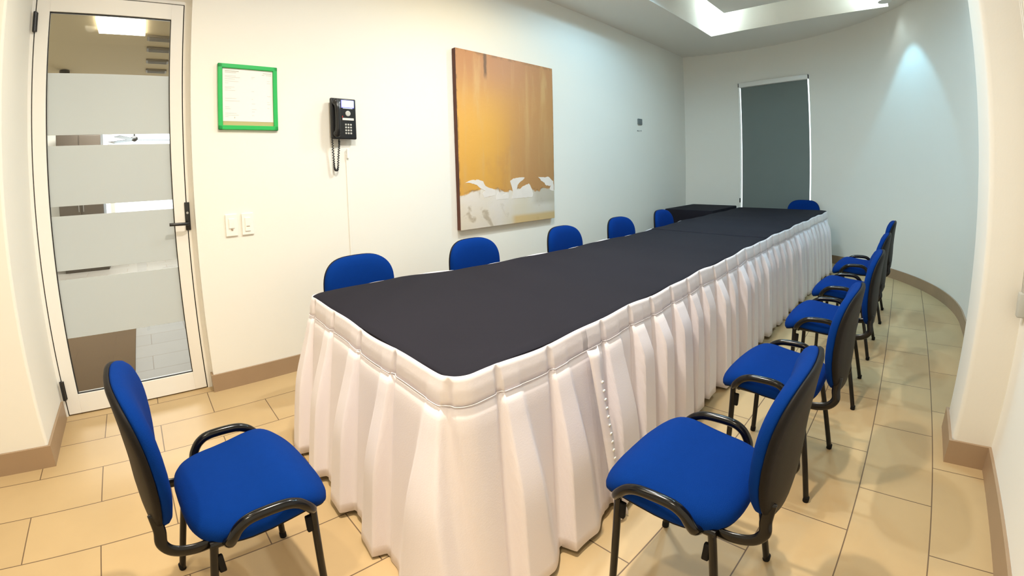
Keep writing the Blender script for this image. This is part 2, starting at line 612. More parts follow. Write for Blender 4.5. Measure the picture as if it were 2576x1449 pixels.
struct(obj('wall_lobby_left', bm, M_LOBWALL))
bm = bmesh.new()
bx(bm, 3.2, 3.35, 3.1, 9.15, 0, LC)
struct(obj('wall_lobby_right', bm, M_LOBWALL))
bm = bmesh.new()
bx(bm, XB - 1.35, 3.35, 3.1, 9.15, LC, LC + .1)
struct(obj('ceiling_lobby', bm, M_LOBCEIL))
o = obj('ceiling_light', box(-0.40, 0.0, 4.20, 4.60, LC - .03, LC), mat('light_panel', (1, 1, 1), .5, emit=((1, .97, .9), 3)))
tag(o, 'bright square ceiling light seen through the top of the door glass', 'ceiling light')
M_GRILLE = mat('grey_grille', (0.20, 0.16, 0.10), .6)
GR_LAB = ['nearest', 'second', 'third', 'fourth', 'farthest']
for k, y in enumerate((4.72, 5.12, 5.62, 6.10, 6.52)):
    bm = bmesh.new()
    bx(bm, .02, .26, y - .07, y + .07, LC - .02, LC, .004, 1)
    for j in range(5):
        bx(bm, .04, .24, y - .052 + j * .024, y - .044 + j * .024, LC - .026, LC - .018)
    o = obj('ceiling_vent', bm, M_GRILLE)
    tag(o, '%s in the row of grey ceiling vents seen through the top of the door' % GR_LAB[k], 'vent', 'ceiling vents beyond the door')
bm = bmesh.new()
lathe(bm, [(.02, 0), (.06, -.01), (.06, -.05), (.075, -.07), (.07, -.11), (.045, -.14), (.01, -.15)], (-0.92, 6.25, LC), 18)
o = obj('dome_camera', bm, M_BLACK, None, True, 50)
tag(o, 'small black dome hanging from the ceiling beyond the door glass', 'security camera')
cab = thing('cabinet', 'dark wood cabinet standing in the lobby beyond the door glass', 'cabinet', (-1.02, 8.6, 0.004))
obj('body', box(-.34, .34, -.25, .25, 0.0, 2.2, .01), M_WOOD, cab)
for s in (-1, 1):
    d = obj('door', box(s * .17 - .16, s * .17 + .16, -.272, -.252, .06, 2.14, .004), M_WOOD, cab)
    bm = bmesh.new()
    tube(bm, [(s * .035, -.29, .95), (s * .035, -.29, 1.15)], .006, 8)
    obj('knob', bm, M_STEEL, d)
o = obj('floor_shading', box(-1.25, -.22, 3.25, 4.75, .004, .014, .004), mat('brown_shade', (.13, .075, .03), .9, bump=(200, .3)))  # thin brown sheet painted as the wall's shade on the lobby floor
tag(o, 'dark brown sheet standing in for wall shade on the lobby floor, seen through the bottom of the door glass', 'mat')
fan = thing('ceiling_fan', 'dark ceiling fan hanging in the bright lobby beyond the door', 'ceiling fan', (-0.15, 8.0, LC))
bm = bmesh.new()
lathe(bm, [(.05, 0), (.05, -.03), (.012, -.05), (.012, -.62)], (0, 0, 0), 14)
obj('rod', bm, M_BLACK, fan, True, 50)
bm = bmesh.new()
lathe(bm, [(.02, -.61), (.05, -.63), (.055, -.66), (.03, -.69), (.01, -.70)], (0, 0, 0), 18)
obj('motor', bm, M_BLACK, fan, True, 50)
for k in range(3):
    a = math.radians(8 + 120 * k)
    bm = bmesh.new()
    bx(bm, .05, .62, -.05, .05, -.672, -.666)
    bmesh.ops.rotate(bm, verts=bm.verts, cent=(0, 0, -.67), matrix=Matrix.Rotation(.2, 3, 'X'))
    bmesh.ops.rotate(bm, verts=bm.verts, cent=(0, 0, 0), matrix=Matrix.Rotation(a, 3, 'Z'))
    obj('blade', bm, M_BLACK, fan)

# ------------------------------------------------------------------ window with roller blind
wl, wr = Vector((*arc(WIN_A1, ARC_R), 0)), Vector((*arc(WIN_A0, ARC_R), 0))
wd = (wr - wl)
wlen = wd.length
wrot = math.atan2(wd.y, wd.x)                           # local +X runs along the opening, +Y points outdoors
win = bpy.data.objects.new('window_1', None)
COL.objects.link(win)
struct(win)
win.location = wl
win.rotation_euler = (0, 0, wrot)
bm = bmesh.new()
for a in ((0.005, .05, WIN_Z0, WIN_Z1), (wlen - .05, wlen - .005, WIN_Z0, WIN_Z1), (.05, wlen - .05, WIN_Z0, WIN_Z0 + .05), (.05, wlen - .05, WIN_Z1 - .05, WIN_Z1)):
    bx(bm, a[0], a[1], .15, .19, a[2], a[3])
obj('window_frame', bm, M_DOORALU, win)
obj('window_pane', box(.05, wlen - .05, .165, .172, WIN_Z0 + .05, WIN_Z1 - .05), M_GLASS, win)

M_BLIND = mat('blind_fabric', (0.185, 0.215, 0.205), 0.85, bump=(400, .15), noise=(3, .04))
bl = thing('roller_blind', 'dark grey roller blind pulled down over the far window', 'blind', (wl.x, wl.y, 0), wrot)
BX0, BX1 = 0.012, wlen - 0.030
obj('fabric', box(BX0 + .012, BX1 - .004, .026, .030, .42, 2.59), M_BLIND, bl)
bm = bmesh.new()
lathe(bm, [(.012, BX0), (.034, BX0 + .001), (.034, BX1 - .001), (.012, BX1)], (0, .036, 2.575), 20, 'X')
bx(bm, BX0 - .006, BX1 + .012, -.012, .004, 2.545, 2.612, .006, 2)
obj('cassette', bm, M_WHITE, bl, True, 40)
obj('bottom_bar', box(BX0 + .012, BX1 - .004, .020, .036, .395, .42, .004), M_WHITE, bl)
for q in (BX0 - .014, BX1 + .012):
    obj('end_bracket', box(q, q + .008, -.014, .03, 2.550, 2.608, .003, 1), M_SHELL, bl)
bm = bmesh.new()
tube(bm, [(BX0 - .012, -.006, 2.54), (BX0 - .012, -.006, .86), (BX0 - .006, -.006, .82), (BX0, -.006, .86), (BX0, -.006, 2.54)], .0022, 6)
ch = obj('chain', bm, M_WHITE, bl, True)
obj('chain_weight', box(BX0 - .018, BX0 - .004, -.014, .002, .765, .835, .004), M_SHELL, ch)

# cord of a blind on the near right wall
cord = thing('blind_cord', 'white blind cord with grey tensioner hanging by the right wall', 'blind cord', (2.33, YR, 0))
bm = bmesh.new()
for dx in (-.012, .012):
    tube(bm, [(dx, .020, .80), (dx * 1.1, .022, 1.5), (dx * 1.2, .022, 2.46)], .0024, 6)
obj('cord', bm, M_WHITE, cord, True)
bm = bmesh.new()
bx(bm, -.019, .019, .002, .034, .715, .815, .007, 3)
obj('tensioner', bm, mat('grey_plastic', (.50, .50, .46), .35), cord, True, 40)
bm = bmesh.new()
bx(bm, -.045, .045, 0, .05, 2.44, 2.52, .008, 2)
obj('cord_bracket', bm, M_WHITE, cord, True, 40)

# ------------------------------------------------------------------ things on the left wall
WALLROT = math.atan2(YL1 - YL0, 6.7)


def on_wall(name, label, cat, x, z, group=None):
    """local +X along the wall, -Y into the room"""
    return thing(name, label, cat, (x, YL(x), z), WALLROT, group)


# green framed notice
FR_X0, FR_X1, FR_Z0, FR_Z1 = 0.418, 0.785, 1.622, 2.030
fw, fh = FR_X1 - FR_X0, FR_Z1 - FR_Z0
M_GREEN = mat('green_frame', (0.02, 0.46, 0.10), 0.35)
nt_ = on_wall('notice_frame', 'bright green framed paper notice on the wall beside the door', 'notice', (FR_X0 + FR_X1) / 2, (FR_Z0 + FR_Z1) / 2)
bm = bmesh.new()
e = .027
for a in ((-fw / 2, -fw / 2 + e, -fh / 2, fh / 2), (fw / 2 - e, fw / 2, -fh / 2, fh / 2), (-fw / 2, fw / 2, -fh / 2, -fh / 2 + e), (-fw / 2, fw / 2, fh / 2 - e, fh / 2)):
    bx(bm, a[0], a[1], -.020, -.001, a[2], a[3], .003, 1)
obj('frame', bm, M_GREEN, nt_)
obj('backing', box(-fw / 2 + e, fw / 2 - e, -.008, -.001, -fh / 2 + e, fh / 2 - e), mat('olive_backing', (.50, .44, .20), .7), nt_)
pz0 = -fh / 2 + e + .026
pap = obj('paper', box(-fw / 2 + e + .002, fw / 2 - e - .001, -.0095, -.008, pz0, fh / 2 - e), mat('notice_paper', (.86, .82, .80), .6), nt_)
bm = bmesh.new()
pw_, ph_ = fw - 2 * e, fh / 2 - e - pz0
rnd = random.Random(3)


def ln(u0, u1, v, t=.0022):
    x0, x1 = -fw / 2 + e + u0 * pw_, -fw / 2 + e + u1 * pw_
    z = pz0 + ph_ * (1 - v)
    bx(bm, x0, x1, -.0102, -.0096, z - t, z)


ln(.05, .32, .045, .004); ln(.05, .27, .075); ln(.80, .97, .05, .003); ln(.78, .83, .085); ln(.86, .97, .085)
v = .14
while v < .93:
    if rnd.random() < .85:
        ln(.05, .05 + rnd.uniform(.06, .34), v, .0014)
    if rnd.random() < .4:
        ln(.57, .57 + rnd.uniform(.02, .10), v, .0014)
    if rnd.random() < .25:
        ln(.88, .88 + rnd.uniform(.03, .08), v, .0014)
    v += rnd.uniform(.025, .045)
ln(.225, .237, .915, .010)
obj('printed_lines', bm, mat('faint_print', (.52, .49, .42), .7), pap)

# wall telephone
tel = on_wall('telephone', 'black wall telephone with lit screen and hanging cord', 'telephone', 1.228, 1.714)
TW, THH = .186, .283
bm = bmesh.new()
bx(bm, -TW / 2, TW / 2, -.052, -.026, -THH / 2, THH / 2, .008, 3)
bx(bm, -TW / 2 + .02, TW / 2 - .02, -.026, 0, -THH / 2 + .03, THH / 2 - .03, .004, 1)
obj('body', bm, M_BLACK, tel, True, 40)
bm = bmesh.new()                                        # handset lying on the left side
tube(bm, [(-.061, -.070, .112), (-.061, -.088, .07), (-.061, -.090, 0), (-.061, -.088, -.07), (-.061, -.070, -.112)],
     [.021, .018, .0165, .018, .021], 14, 1.1, (1, 0, 0), 5)
lathe(bm, [(.024, -.056), (.026, -.064), (.024, -.082), (.012, -.090)], (-.061, 0, .108), 18, 'Y')
lathe(bm, [(.024, -.056), (.026, -.064), (.024, -.082), (.012, -.090)], (-.061, 0, -.108), 18, 'Y')
obj('handset', bm, M_BLACK, tel, True, 50)
obj('screen_bezel', box(-.018, .078, -.056, -.050, .076, .130, .003), mat('violet_bezel', (.05, .05, .25), .3, emit=((.25, .25, 1), .6)), tel)
obj('screen', box(-.013, .073, -.0575, -.0555, .083, .126, .002), mat('lit_screen', (.8, .85, 1), .4, emit=((.86, .92, 1), 2.2)), tel)
obj('soft_keys', box(-.006, .066, -.0545, -.051, .070, .076, .001), mat('key_strip', (.55, .60, .62), .35), tel)
M_KEY = mat('grey_key', (.55, .54, .50), .4)
bm = bmesh.new()
lathe(bm, [(.019, -.051), (.019, -.055), (.015, -.057), (.009, -.0565)], (.031, 0, .038), 20, 'Y')
obj('navigation_key', bm, M_KEY, tel, True, 40)
obj('label_strip', box(-.011, .074, -.0545, -.051, -.010, .006, .0015), mat('paper_strip', (.8, .77, .72), .5), tel)
obj('message_light', box(-.013, -.006, -.0545, -.051, .008, .020, .001), mat('red_light', (.5, .03, .03), .4), tel)
for r in range(4):
    for c in range(3):
        bm = bmesh.new()
        x0, z0 = .013 + c * .0185, -.040 - r * .0200
        bx(bm, x0 - .0065, x0 + .0065, -.0555, -.051, z0 - .0065, z0 + .0065, .003, 2)
        obj('key', bm, M_KEY, tel, True, 40)
bm = bmesh.new()                                        # coiled cord hanging in a narrow loop
base = [(-.088, -.045, -.128), (-.084, -.040, -.20), (-.078, -.035, -.29), (-.074, -.032, -.345), (-.062, -.032, -.358), (-.050, -.032, -.345), (-.044, -.034, -.27), (-.036, -.036, -.19), (-.034, -.034, -.150)]
P = [Vector(p) for p in base]
pts = []
for i in range(len(P) - 1):
    p0, p1, p2, p3 = P[max(0, i - 1)], P[i], P[i + 1], P[min(len(P) - 1, i + 2)]
    for k in range(24):
        t = k / 24
        pts.append(0.5 * ((2 * p1) + (p2 - p0) * t + (2 * p0 - 5 * p1 + 4 * p2 - p3) * t * t + (-p0 + 3 * p1 - 3 * p2 + p3) * t ** 3))
hel = []
for i, p in enumerate(pts):
    d = (pts[min(i + 1, len(pts) - 1)] - pts[max(i - 1, 0)]).normalized()
    n1 = Vector((0, 1, 0))
    n2 = d.cross(n1)
    a = i * 1.3
    hel.append(p + (n1 * math.cos(a) + n2 * math.sin(a)) * .0052)
tube(bm, hel, .0034, 6)
tube(bm, [pts[0] + Vector((0, 0, .03)), pts[0]], .004, 6)
tube(bm, [pts[-1], pts[-1] + Vector((0, 0, .03))], .004, 6)
obj('coiled_cord', bm, M_BLACK, tel, True)
# wall jack and white cable channel under the telephone
jk = on_wall('cable_channel', 'thin white cable channel running down the wall below the telephone', 'cable channel', 1.262, .75)
obj('channel', box(-.010, .010, -.006, -.0005, -.62, .72, .002), M_WALL, jk)
obj('plug', box(-.006, .010, -.020, -.008, .69, .76, .003), M_WHITE, jk)

# light switches
M_PLATE = mat('switch_white', (0.90, 0.87, 0.81), 0.5)
for k, (x, lab) in enumerate(((0.468, 'white wall switch plate, the one nearer the door'), (0.566, 'white wall switch plate, the one farther from the door'))):
    s = on_wall('light_switch', lab, 'light switch', x, 1.037, 'wall switches by the door')
    obj('plate', box(-.036, .036, -.010, -.0005, -.068, .068, .003), M_PLATE, s)
    if k == 0:
        obj('rocker', box(-.017, .017, -.015, -.009, -.02, .04, .002), M_PLATE, s)
        bm = bmesh.new()
        tube(bm, [(-.004, -.011, -.024), (.006, -.014, -.030)], .004, 8)
        obj('dial', bm, M_BASE, s)
    else:
        obj('rocker', box(-.017, .017, -.015, -.009, -.045, .04, .002), M_PLATE, s)
        obj('slot', box(-.010, .010, -.0160, -.0145, -.016, -.012), M_BASE, s)

# painting


def paint_mat(w, h):
    m = bpy.data.materials.new('abstract_painting')
    m.use_nodes = True
    nt = m.node_tree
    L = nt.links.new
    N = nt.nodes.new
    b = nt.nodes['Principled BSDF']
    tc = N('ShaderNodeTexCoord')
    sep = N('ShaderNodeSeparateXYZ')
    L(tc.outputs['Object'], sep.inputs[0])

    def math_(op, a, bb=None, clamp=False):
        n = N('ShaderNodeMath')
        n.operation = op
        n.use_clamp = clamp
        for i, q in enumerate((a, bb)):
            if q is None:
                continue
            if isinstance(q, (int, float)):
                n.inputs[i].default_value = q
            else:
                L(q, n.inputs[i])
        return n.outputs[0]
    u = math_('ADD', math_('DIVIDE', sep.outputs[0], w), .5)
    v = math_('ADD', math_('DIVIDE', sep.outputs[2], h), .5)

    def noise(scale, det=5, dist=0, vec=None, rough=.55):
        n = N('ShaderNodeTexNoise')
        n.inputs['Scale'].default_value = scale
        n.inputs['Detail'].default_value = det
        n.inputs['Distortion'].default_value = dist
        n.inputs['Roughness'].default_value = rough
        L(vec or tc.outputs['Object'], n.inputs['Vector'])
        return n.outputs[0]

    def ss(x, a, bb):
        n = N('ShaderNodeMapRange')
        n.interpolation_type = 'SMOOTHSTEP'
        n.inputs[1].default_value = a
        n.inputs[2].default_value = bb
        L(x, n.inputs[0])
        return n.outputs[0]

    def mix(f, a, c, mode='MIX'):
        n = N('ShaderNodeMix')
        n.data_type = 'RGBA'
        n.blend_type = mode
        for i, q in ((0, f), (6, a), (7, c)):
            if isinstance(q, tuple):
                n.inputs[i].default_value = (*q, 1)
            elif isinstance(q, (int, float)):
                n.inputs[i].default_value = q
            else:
                L(q, n.inputs[i])
        return n.outputs[2]
    stretch = N('ShaderNodeMapping')
    stretch.inputs['Scale'].default_value = (3.0, 1, .45)
    L(tc.outputs['Object'], stretch.inputs[0])
    streak = noise(2.2, 7, .3, stretch.outputs[0], .62)
    cloud = noise(1.6, 4, .2)
    fine = noise(16, 6, .2)
    # orange ground: browner on top and to the right, golden at the middle left
    gold = math_('MULTIPLY', ss(v, 1.0, .55), ss(u, .75, .2))
    c = mix(gold, (.52, .25, .085), (.72, .38, .07))
    c = mix(ss(v, .72, 1.0), c, (.48, .22, .085))
    c = mix(math_('MULTIPLY', ss(streak, .50, .72), .5), c, (.66, .42, .17))
    c = mix(math_('MULTIPLY', ss(cloud, .55, .72), .45), c, (.44, .22, .10))
    # right-hand edge of a flat brown field
    c = mix(math_('MULTIPLY', math_('MULTIPLY', ss(u, .485, .50), ss(v, .75, .45)), .45), c, (.52, .29, .12))
    # narrow dark vertical stroke near the top
    du = math_('ABSOLUTE', math_('SUBTRACT', math_('ADD', u, math_('MULTIPLY', fine, .02)), .272))
    stroke = math_('MULTIPLY', ss(du, .022, .006), math_('MULTIPLY', ss(v, .84, .90), .75))
    c = mix(stroke, c, (.08, .045, .02))
    # dark smudges at the top corners and along the edge
    eu = math_('ABSOLUTE', math_('SUBTRACT', u, .5))
    edge = math_('MAXIMUM', ss(eu, .485, .5), ss(v, .975, 1.0))
    c = mix(math_('MULTIPLY', edge, math_('MULTIPLY', ss(fine, .42, .6), .55)), c, (.16, .085, .03))
    # white lower part with a torn upper edge
    vec2 = N('ShaderNodeMapping')
    vec2.inputs['Scale'].default_value = (1.0, 1, .8)
    vec2.inputs['Location'].default_value = (.37, 0, .11)
    L(tc.outputs['Object'], vec2.inputs[0])
    jag = noise(3.4, 2.0, .9, vec2.outputs[0], .45)
    jag2 = noise(9, 3, .6, None, .5)
    top = math_('ADD', .205, math_('MULTIPLY', math_('SUBTRACT', jag, .5), .10))
    low = ss(math_('SUBTRACT', v, math_('ADD', top, math_('MULTIPLY', math_('SUBTRACT', jag2, .5), .05))), .006, -.006)
    creamy = mix(ss(cloud, .35, .65), (.80, .72, .58), (.82, .76, .70))
    creamy = mix(math_('MULTIPLY', ss(noise(5, 5, 1.0), .56, .70), .6), creamy, (.40, .31, .19))
    creamy = mix(math_('MULTIPLY', math_('MULTIPLY', ss(u, .48, .55), ss(v, .062, .035)), .8), creamy, (.76, .52, .20))
    creamy = mix(math_('MULTIPLY', math_('MULTIPLY', ss(u, .70, .80), ss(v, .09, .13)), .5), creamy, (.46, .38, .25))
    # thin dark line where the two meet
    dl = math_('ABSOLUTE', math_('SUBTRACT', v, math_('ADD', top, .004)))
    c = mix(math_('MULTIPLY', ss(dl, .012, .003), math_('MULTIPLY', ss(jag2, .45, .6), .7)), c, (.20, .11, .04))
    c = mix(low, c, creamy)
    L(c, b.inputs['Base Color'])
    b.inputs['Roughness'].default_value = .55
    bp = N('ShaderNodeBump')
    bp.inputs['Strength'].default_value = .35
    bp.inputs['Distance'].default_value = .004
    L(fine, bp.inputs['Height'])
    L(bp.outputs[0], b.inputs['Normal'])
    return m


PXA, PXB, PZA, PZB = 2.245, 3.530, 0.815, 2.378
pw, ph = PXB - PXA, PZB - PZA
pt = on_wall('painting', 'large orange and white abstract canvas hanging on the left wall', 'painting', (PXA + PXB) / 2, (PZA + PZB) / 2)
obj('canvas', box(-pw / 2, pw / 2, -.046, -.010, -ph / 2, ph / 2, .004, 2), [paint_mat(pw, ph)], pt, True, 30)
M_PEDGE = mat('dark_red_edge', (.10, .03, .015), .6, noise=(14, .5))
bm = bmesh.new()
bx(bm, -pw / 2 - .004, -pw / 2, -.044, -.004, -ph / 2 + .002, ph / 2 - .002)
obj('painted_edge', bm, M_PEDGE, pt)
obj('stretcher', box(-pw / 2 + .03, pw / 2 - .03, -.010, 0, -ph / 2 + .03, ph / 2 - .03), M_WOOD, pt)
# brushed white shapes rising from the white part of the canvas
SH = [[(.05, .285), (.10, .300), (.17, .302), (.215, .290), (.235, .262), (.26, .252), (.30, .243), (.33, .236), (.325, .20), (.22, .19), (.205, .215), (.235, .232), (.19, .247), (.155, .270), (.10, .283)],
      [(.34, .19), (.36, .222), (.385, .20), (.40, .196), (.45, .208), (.47, .192), (.46, .17), (.34, .17)],
      [(.485, .285), (.52, .300), (.57, .303), (.645, .302), (.60, .278), (.565, .255), (.555, .226), (.575, .220), (.62, .245), (.69, .262), (.715, .235), (.74, .192), (.73, .17), (.50, .17), (.515, .21), (.50, .25)],
      [(.80, .303), (.85, .300), (.93, .300), (.97, .275), (.985, .270), (.99, .20), (.94, .212), (.955, .238), (.90, .240), (.875, .262), (.835, .275)]]
from mathutils.geometry import tessellate_polygon
bm = bmesh.new()
for sh in SH:
    P2 = []
    for i, (u, v) in enumerate(sh):                     # roughen the outline a little, as a dry brush would
        u2, v2 = sh[(i + 1) % len(sh)]
        n = max(1, int(math.hypot(u2 - u, v2 - v) / .014))
        for k in range(n):
            t = k / n
            w = (rnd.uniform(-.004, .004), rnd.uniform(-.003, .003)) if k else (0, 0)
            P2.append((u + (u2 - u) * t + w[0], v + (v2 - v) * t + w[1]))
    n = len(P2)
    front = [bm.verts.new(((u - .5) * pw, -.0475, (v * .95 - .005 - .5) * ph)) for u, v in P2]
    back = [bm.verts.new(((u - .5) * pw, -.0455, (v * .95 - .005 - .5) * ph)) for u, v in P2]
    for a, b, c in tessellate_polygon([[Vector((u, v, 0)) for u, v in P2]]):
        bm.faces.new((front[a], front[b], front[c]))
    for i in range(n):
        bm.faces.new((front[i], front[(i + 1) % n], back[(i + 1) % n], back[i]))
obj('white_strokes', bm, mat('white_paint', (.78, .715, .66), .6, noise=(7, .10)), pt)

# small wall bracket near the far corner
wb = on_wall('wall_bracket', 'small grey square wall fitting near the far corner', 'wall fitting', 5.45, 1.955)
obj('plate', box(-.055, .055, -.018, 0, -.040, .040, .006), mat('grey_fitting', (.16, .18, .18), .5), wb)
M_SCREW = mat('grey_screw', (.25, .25, .24), .5)
for x in (-.06, -.02, .035):
    bm = bmesh.new()
    lathe(bm, [(.009, 0), (.009, -.006), (.004, -.008)], (x, 0, -.125 + (.004 if x > 0 else 0)), 10, 'Y')
    obj('screw', bm, M_SCREW, wb)
if 0:
    obj('screw', bm, mat('grey_screw', (.25, .25, .24), .5), wb)

# ------------------------------------------------------------------ long table
TZ = 0.750
LEFT = [(0.655, 2.045), (1.15, 2.022), (1.48, 1.945), (1.86, 1.906), (2.29, 1.888), (2.76, 1.898), (3.54, 1.892), (4.48, 1.960), (6.42, 1.945)]
RIGHT = [(6.46, 0.812), (4.89, 0.880), (3.61, 0.918), (2.56, 0.912), (1.94, 0.906), (1.42, 0.890), (1.08, 0.884), (0.645, 0.880)]


def rounded(poly, rad, n=8):
    """closed polygon with its sharp corners rounded"""
    out = []
    m = len(poly)
    for i, p in enumerate(poly):
        a, b, c = Vector(poly[i - 1]), Vector(p), Vector(poly[(i + 1) % m])
        d0, d1 = (a - b).normalized(), (c - b).normalized()
        ang = d0.angle(d1)
        if ang > 2.4:
            out.append(tuple(b))
            continue
        t = rad / math.tan(ang / 2)
        p0, p1 = b + d0 * t, b + d1 * t
        ctr = b + (d0 + d1).normalized() * (rad / math.sin(ang / 2))
        a0 = math.atan2(p0.y - ctr.y, p0.x - ctr.x)
        a1 = math.atan2(p1.y - ctr.y, p1.x - ctr.x)
        da = (a1 - a0 + PI) % (2 * PI) - PI
        for k in range(n + 1):
            out.append((ctr.x + rad * math.cos(a0 + da * k / n), ctr.y + rad * math.sin(a0 + da * k / n)))
    return out


# loop starts at the far-left corner, runs along the left edge to the near end, round it and down the right side
LOOP = rounded([*LEFT[::-1], *RIGHT[::-1]], 0.068)
PER = [0.0]
for a, b in zip(LOOP, LOOP[1:] + LOOP[:1]):
    PER.append(PER[-1] + (Vector(b) - Vector(a)).length)
TOTAL = PER[-1]


def at_s(s):
    s = s % TOTAL
    lo = 0
    for i in range(len(LOOP)):
        if PER[i + 1] >= s:
            lo = i
            break
    a, b = Vector(LOOP[lo]), Vector(LOOP[(lo + 1) % len(LOOP)])
    return a.lerp(b, (s - PER[lo]) / max(1e-9, PER[lo + 1] - PER[lo]))


def nrm_s(s, d=0.03):
    t = (at_s(s + d) - at_s(s - d)).normalized()
    return Vector((-t.y, t.x)) * NSIGN


NSIGN = 1.0
_c = Vector((3.5, 1.4))
if (at_s(1.0) - _c).dot(nrm_s(1.0)) < 0:
    NSIGN = -1.0


def s_near(pt):
    best = min((((at_s(TOTAL * i / 4000) - Vector(pt)).length, TOTAL * i / 4000) for i in range(4000)))
    return best[1]


S_LN = s_near((0.655, 2.045))                           # near-left corner
S_RN = s_near((0.645, 0.880))                           # near-right corner
S_SEAM = s_near((1.205, 0.886))                         # where the second skirting starts
S_RF = s_near((6.46, 0.812))                            # far-right corner

# the tables under the cloth
for k, (x0, x1, lab) in enumerate(((0.70, 3.62, 'near half of the long table, hidden under black cloth and white skirting'), (3.66, 6.38, 'far half of the long table, hidden under black cloth and white skirting'))):
    tb = thing('banquet_table', lab, 'table', ((x0 + x1) / 2, 1.40, 0))
    hx = (x1 - x0) / 2
    obj('tabletop', box(-hx, hx, -.46, .46, .690, .726, .006), M_WOOD, tb)
    for sx in (-1, 1):
        for sy in (-1, 1):
            bm = bmesh.new()
            tube(bm, [(sx * (hx - .14), sy * .29, .69), (sx * (hx - .14), sy * .29, 0)], .016, 10)
            obj('leg', bm, M_STEEL, tb, True)

# black cloths lying on top


def cloth(xa, xb, z, name, label):
    """loop clipped to xa..xb, draped 12 mm over the table edge"""
    poly = []
    pts = [Vector(p) for p in LOOP]
    n = len(pts)
    for i in range(n):
        a, b = pts[i], pts[(i + 1) % n]
        ia, ib = xa <= a.x <= xb, xa <= b.x <= xb
        if ia:
            poly.append(a.copy())
        if ia != ib:
            xc = xa if (a.x < xa or b.x < xa) else xb
            poly.append(a.lerp(b, (xc - a.x) / (b.x - a.x)))
    dense = []
    for a, b in zip(poly, poly[1:] + poly[:1]):
        k = max(1, int((b - a).length / .05))
        dense += [a.lerp(b, j / k) for j in range(k)]
    cx = sum(p.x for p in dense) / len(dense)
    cy = sum(p.y for p in dense) / len(dense)
    bm = bmesh.new()
    rings = []
    for off, dz in ((-.03, 0), (-.006, -.0004), (.002, -.004), (.003, -.014)):
        ring = []
        for p in dense:
            d = Vector((0, 0))
            s = 1.0
            v = Vector((p.x, p.y))
            # outward direction: towards the nearest side of the table
            dx = -1 if p.x < xa + .03 or p.x < .70 else (1 if p.x > xb - .03 else 0)
            dy = 1 if p.y > 1.4 else -1
            w = Vector((dx * .6, dy)) if abs(p.y - 1.4) > .35 else Vector((dx, 0))
            w = w.normalized()
            sag = 0.004 * math.sin(p.x * 7.3 + p.y * 3) + .003 * math.sin(p.x * 17)
            ring.append(bm.verts.new((v.x + w.x * off, v.y + w.y * off, z + dz + (0 if off < -.02 else sag * .6 - .001))))
        rings.append(ring)
    for A, B in zip(rings, rings[1:]):
        for k in range(len(A)):
            bm.faces.new((A[k], A[(k + 1) % len(A)], B[(k + 1) % len(A)], B[k]))
    f = bm.faces.new(rings[0])
    bmesh.ops.triangulate(bm, faces=[f])
    o = obj(name, bm, M_CLOTH_BLACK, None, True, 50)
    md = o.modifiers.new('thickness', 'SOLIDIFY')
    md.thickness = .004
    md.offset = -1
    return tag(o, label, 'tablecloth', 'black tablecloths on the long table')


cloth(0.0, 3.712, TZ + .004, 'tablecloth', 'near black tablecloth on the long table, reaching the rounded near corners')
cloth(3.718, 8.0, TZ + .007, 'tablecloth', 'far black tablecloth on the long table, beyond the crosswise fold')

# white skirting
rp = random.Random(11)
PLEATS = []                                             # (centre s, half width, lift)
s = 0.10
while s < S_LN - .1:
    PLEATS.append((s, .05, 1.0, 1)); s += .2 + rp.uniform(-.02, .02)
for y in (1.95, 1.72, 1.46, 1.20):
    PLEATS.append((s_near((.645, y)) - .03, .036, 1.0, 1))
PLEATS.append((S_RN - .062, .036, 1.0, 1))
for x in (.845, 1.075):
    PLEATS.append((s_near((x, .885)), .042, 1.0, -1))
x = 1.40
while x < 6.35:
    PLEATS.append((s_near((x, .885 if x < 3.8 else .84)), .052 + rp.uniform(-.008, .010), 1.0 + rp.uniform(-.25, .25), -1))
    x += .195 + rp.uniform(-.025, .025)
s = S_RF + .12
while s < TOTAL - .05:
    PLEATS.append((s, .05, 1.0, -1)); s += .2


def sm(x, a, b):
    t = max(0.0, min(1.0, (x - a) / (b - a)))
    return t * t * (3 - 2 * t)


BAND = 0.085
HEM = 0.020


